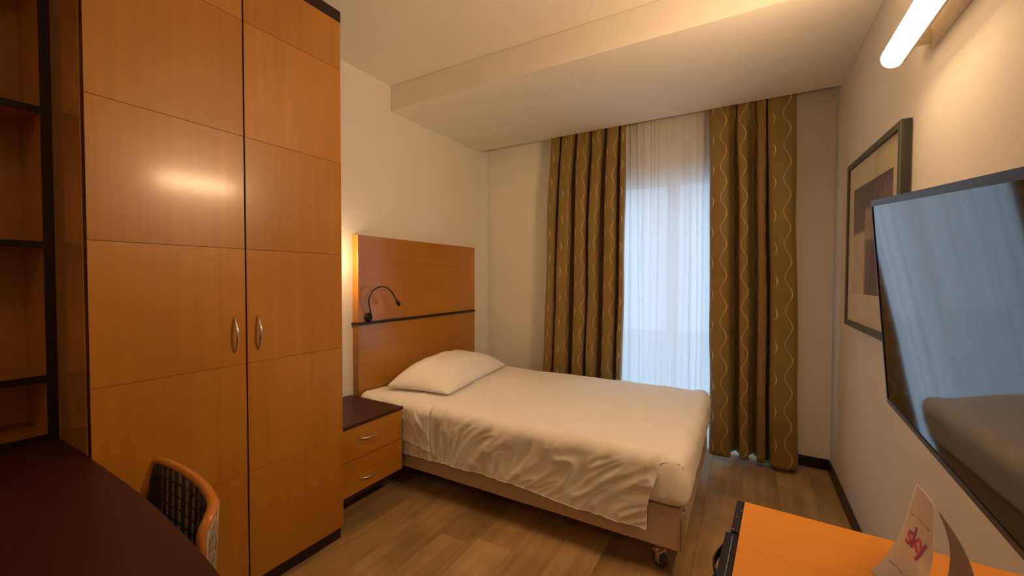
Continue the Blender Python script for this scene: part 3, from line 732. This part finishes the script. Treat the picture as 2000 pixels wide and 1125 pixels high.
# added fill light on the unseen ceiling behind the camera, evens out the room
el = thing('fill_light', (1.75, -1.2, RH), 'added round fill light on the unseen ceiling behind the viewer', 'lamp')
b = BM(); lathe(b, [(.19, -.03), (.19, -.0005)], (1.75, -1.2, RH), 'z', 32); mesh_obj('rim', b, M['lampmetal'], el)
b = BM(); lathe(b, [(.02, -.065), (.12, -.058), (.17, -.042), (.182, -.031)], (1.75, -1.2, RH), 'z', 32); mesh_obj('fill_disc', b, emit('fill_light_glow', WARM, 20.0), el)

# ------------------------------------------------------------------ television
tv = thing('television', (2.6, .8, 1.2), 'black flat television tilted forward on the right wall', 'television')
TL = Vector((2.5225, 1.050, 1.477)); dh = -Vector((-.0188, .9946, .1022)).normalized(); dv = Vector((.1020, .1036, -.9894)); dv = (dv-dh*dv.dot(dh)).normalized()
TH, TWD = .456, .80
nn = dh.cross(dv).normalized()
if nn.x > 0: nn = -nn            # faces the room
def tvbox(bm, u0, u1, v0, v1, d0, d1, bev=0):
    vs = [bm.verts.new(TL+dh*u+dv*v-nn*d) for (u, v, d) in ((u0, v0, d0), (u1, v0, d0), (u1, v1, d0), (u0, v1, d0), (u0, v0, d1), (u1, v0, d1), (u1, v1, d1), (u0, v1, d1))]
    fs = [bm.faces.new([vs[i] for i in q]) for q in ((3, 2, 1, 0), (4, 5, 6, 7), (0, 1, 5, 4), (1, 2, 6, 5), (2, 3, 7, 6), (3, 0, 4, 7))]
    bmesh.ops.recalc_face_normals(bm, faces=fs)
    if bev: bmesh.ops.bevel(bm, geom=list({e for f in fs for e in f.edges}), offset=bev, segments=2, affect='EDGES')
b = BM(); tvbox(b, 0, TWD, 0, TH, .002, .030, .002); tvbox(b, .12, TWD-.12, .10, TH-.08, .030, .055, .006); mesh_obj('housing', b, M['bezel'], tv)
b = BM(); e = .0065
tvbox(b, 0, TWD, 0, .013, -.001, .002); tvbox(b, 0, TWD, TH-.011, TH, -.001, .002); tvbox(b, 0, .005, .013, TH-.011, -.001, .002); tvbox(b, TWD-.005, TWD, .013, TH-.011, -.001, .002)
mesh_obj('bezel', b, M['bezel'], tv)
b = BM(); tvbox(b, .005, TWD-.005, .013, TH-.011, .0005, .002); mesh_obj('screen', b, M['screen'], tv)
mc = TL+dh*(TWD/2)+dv*(TH/2)-nn*.056
b = BM(); box(b, RW-.02, RW-.0005, mc.y-.1, mc.y+.1, mc.z-.12, mc.z+.12, .003); tube(b, [mc, (RW-.09, mc.y, mc.z), (RW-.018, mc.y, mc.z)], .022, 12); tvbox(b, TWD/2-.1, TWD/2+.1, TH/2-.1, TH/2+.1, .055, .060)
mesh_obj('wall_mount', b, M['black'], tv)

# ------------------------------------------------------------------ cabinet at lower right
cb = thing('cabinet', (2.53, .85, 0), 'low orange maple cabinet with black front edge under the television', 'cabinet')
CO = Vector((2.292, 1.098)); ca = radians(-3.6)
ex_ = Vector((cos(ca), sin(ca))); ey_ = Vector((sin(ca), -cos(ca)))      # ex: towards the wall, ey: towards the camera
def cpt(u, v): p = CO+ex_*u+ey_*v; return (p.x, p.y)
def cbox(bm, u0, u1, v0, v1, z0, z1, bev=0): prism(bm, [cpt(u0, v0), cpt(u0, v1), cpt(u1, v1), cpt(u1, v0)], z0, z1, bev)
CD, CW, CZ = .486, .62, .72
b = BM(); cbox(b, 0, CD, 0, CW, CZ-.022, CZ, .0012); mesh_obj('top', b, M['maple_bright'], cb)
for v in (0, CW-.02):
    b = BM(); cbox(b, 0, CD-.005, v, v+.02, .03, CZ-.0225); mesh_obj('side_panel', b, M['maple'], cb)
b = BM(); cbox(b, CD-.015, CD-.005, .02, CW-.02, .03, CZ-.0225); cbox(b, 0.004, CD-.015, .02, CW-.02, .03, .05); mesh_obj('carcass', b, M['maple'], cb)
b = BM(); cbox(b, .03, CD-.02, .01, CW-.01, 0, .03); mesh_obj('plinth', b, M['dark'], cb)
b = BM(); cbox(b, -.018, -.0005, 0, .160, .06, CZ-.001, .002); mesh_obj('black_front_strip', b, M['foilcord'], cb)
b = BM(); cbox(b, -.028, -.0005, .1605, CW, .06, CZ-.004, .002); mesh_obj('black_door', b, M['black'], cb)
for u, v in ((-.010, .090), (-.0135, .150), (-.004, .055)):
    b = BM(); x, y = cpt(u, v); lathe(b, [(.0022, 0), (.0018, .0015), (.0004, .002)], (x, y, CZ-.001), 'z', 10); mesh_obj('rivet', b, M['chrome'], cb, smooth=True)
b = BM(); tube(b, [Vector((*cpt(-.012, .17+.4*k/20), CZ-.002+.0006*sin(k*2))) for k in range(21)], .0011, 6); mesh_obj('metal_trim', b, M['chrome'], cb, smooth=True)
for v0, L2, z0 in ((.205, .085, .700), (.285, .10, .690)):
    b = BM(); tube(b, smoothpath([(*cpt(-.028, v0), z0), (*cpt(-.034, v0+L2*.2), z0-.002), (*cpt(-.040, v0+L2*.55), z0-.006), (*cpt(-.036, v0+L2*.85), z0-.010), (*cpt(-.027, v0+L2), z0-.014)], 5), 0, 8, flat=(.003, .012))
    mesh_obj('strap_loop', b, M['foilcord'], cb, smooth=True, label='dark strap bulging from the black front')

# ------------------------------------------------------------------ tent card
cd_ = thing('tent_card', (2.58, .95, CZ), 'folded white card with coloured logo standing on the orange cabinet', 'card')
ZC = CZ+.0008
# far and near edges of the front panel, from ridge down to the flared foot
FE = smoothpath([(2.600, 1.018, .882), (2.590, 1.016, .84), (2.580, 1.010, .80), (2.566, .998, .765), (2.543, .970, .738), (2.512, .930, ZC+.001)], 6)
NE = smoothpath([(2.600, .922, .880), (2.600, .920, .84), (2.598, .916, .80), (2.590, .905, .762), (2.570, .882, .736), (2.545, .850, ZC+.001)], 6)
def cardpt(u, v, off=0):
    f = v*(len(FE)-1); i = min(int(f), len(FE)-2); a = FE[i].lerp(FE[i+1], f-i); c = NE[i].lerp(NE[i+1], f-i)
    i2 = min(i+1, len(FE)-1)
    dn = (FE[i2]-FE[i]+NE[i2]-NE[i]); n_ = (c-a).cross(dn).normalized()
    if n_.x > 0: n_ = -n_
    top = .004*(1-(2*u-1)**2)*(1-v)     # rounded top
    return a.lerp(c, u)+n_*off+Vector((0, 0, top))
b = BM(); grid(b, 12, 30, lambda u, v: cardpt(u, v)); bmesh.ops.solidify(b, geom=b.faces[:], thickness=.0006); front = mesh_obj('front_panel', b, M['paper'], cd_, smooth=True)
b = BM()
def leg(u, v):
    t = Vector((2.603, .923, .876)); l = Vector((2.634, .972, ZC+.001)); r = Vector((2.672, .962, ZC+.001))
    s = v*.97+.03; bow = Vector((.010*sin(pi*s), .0, 0))
    return t.lerp(l.lerp(r, u), s)+bow
grid(b, 6, 20, leg); bmesh.ops.solidify(b, geom=b.faces[:], thickness=.0008); mesh_obj('back_strut', b, M['paper_grey'], cd_, smooth=True)
# logo: letters from the built-in font laid on the curved panel
def grad():
    m, nt, bb = mat('red_to_violet_ink'); L = nt.links.new
    uv = N(nt, 'ShaderNodeUVMap'); s = N(nt, 'ShaderNodeSeparateXYZ'); r = N(nt, 'ShaderNodeValToRGB'); L(uv.outputs[0], s.inputs[0]); L(s.outputs[0], r.inputs[0]); L(r.outputs[0], bb.inputs['Base Color'])
    r.color_ramp.elements[0].color = (.55, .03, .03, 1); r.color_ramp.elements[1].color = (.05, .03, .22, 1); e_ = r.color_ramp.elements.new(.5); e_.color = (.50, .03, .10, 1); bb.inputs['Roughness'].default_value = .5; return m
cu = bpy.data.curves.new('logo_text', 'FONT'); cu.body = 'sky'; cu.size = 1; cu.space_character = .86; cu.offset = .018
to = bpy.data.objects.new('logo_text', cu); COL.objects.link(to); bpy.context.view_layer.update()
me = bpy.data.meshes.new_from_object(to.evaluated_get(bpy.context.evaluated_depsgraph_get())); bpy.data.objects.remove(to)
b = BM(); b.from_mesh(me); bmesh.ops.triangulate(b, faces=b.faces[:]); bmesh.ops.subdivide_edges(b, edges=b.edges[:], cuts=1)
xs = [v.co.x for v in b.verts]; ys = [v.co.y for v in b.verts]; x0, x1, y0, y1 = min(xs), max(xs), min(ys), max(ys)
uvl = b.loops.layers.uv.new('UVMap')
for f in b.faces:
    for l in f.loops: l[uvl].uv = ((l.vert.co.x-x0)/(x1-x0), (l.vert.co.y-y0)/(y1-y0))
for v in b.verts:
    tx = (v.co.x-x0)/(x1-x0); ty = (v.co.y-y0)/(y1-y0)
    v.co = cardpt(.22+.60*tx, .62-.26*ty, .0008)
mesh_obj('logo', b, grad(), front)
rg = random.Random(5)
for (u0, u1, vv, h) in ((.12, .86, .27, .018), (.14, .80, .80, .014)):
    b = BM(); u = u0
    while u < u1:
        w = rg.uniform(.012, .024)
        for k in range(rg.choice((1, 2, 2))):
            a0 = vv+rg.uniform(-.4, .2)*h; a1 = a0+h*rg.uniform(.5, 1.1); q0 = u+w*.3*k
            vs = [b.verts.new(cardpt(*q, .0008)) for q in ((q0, a0), (q0+w*.45, a0), (q0+w*.45, a1), (q0, a1))]; b.faces.new(vs)
        u += w*1.25+(.02 if rg.random() < .15 else 0)
    mesh_obj('text_line', b, M['ink'], front)
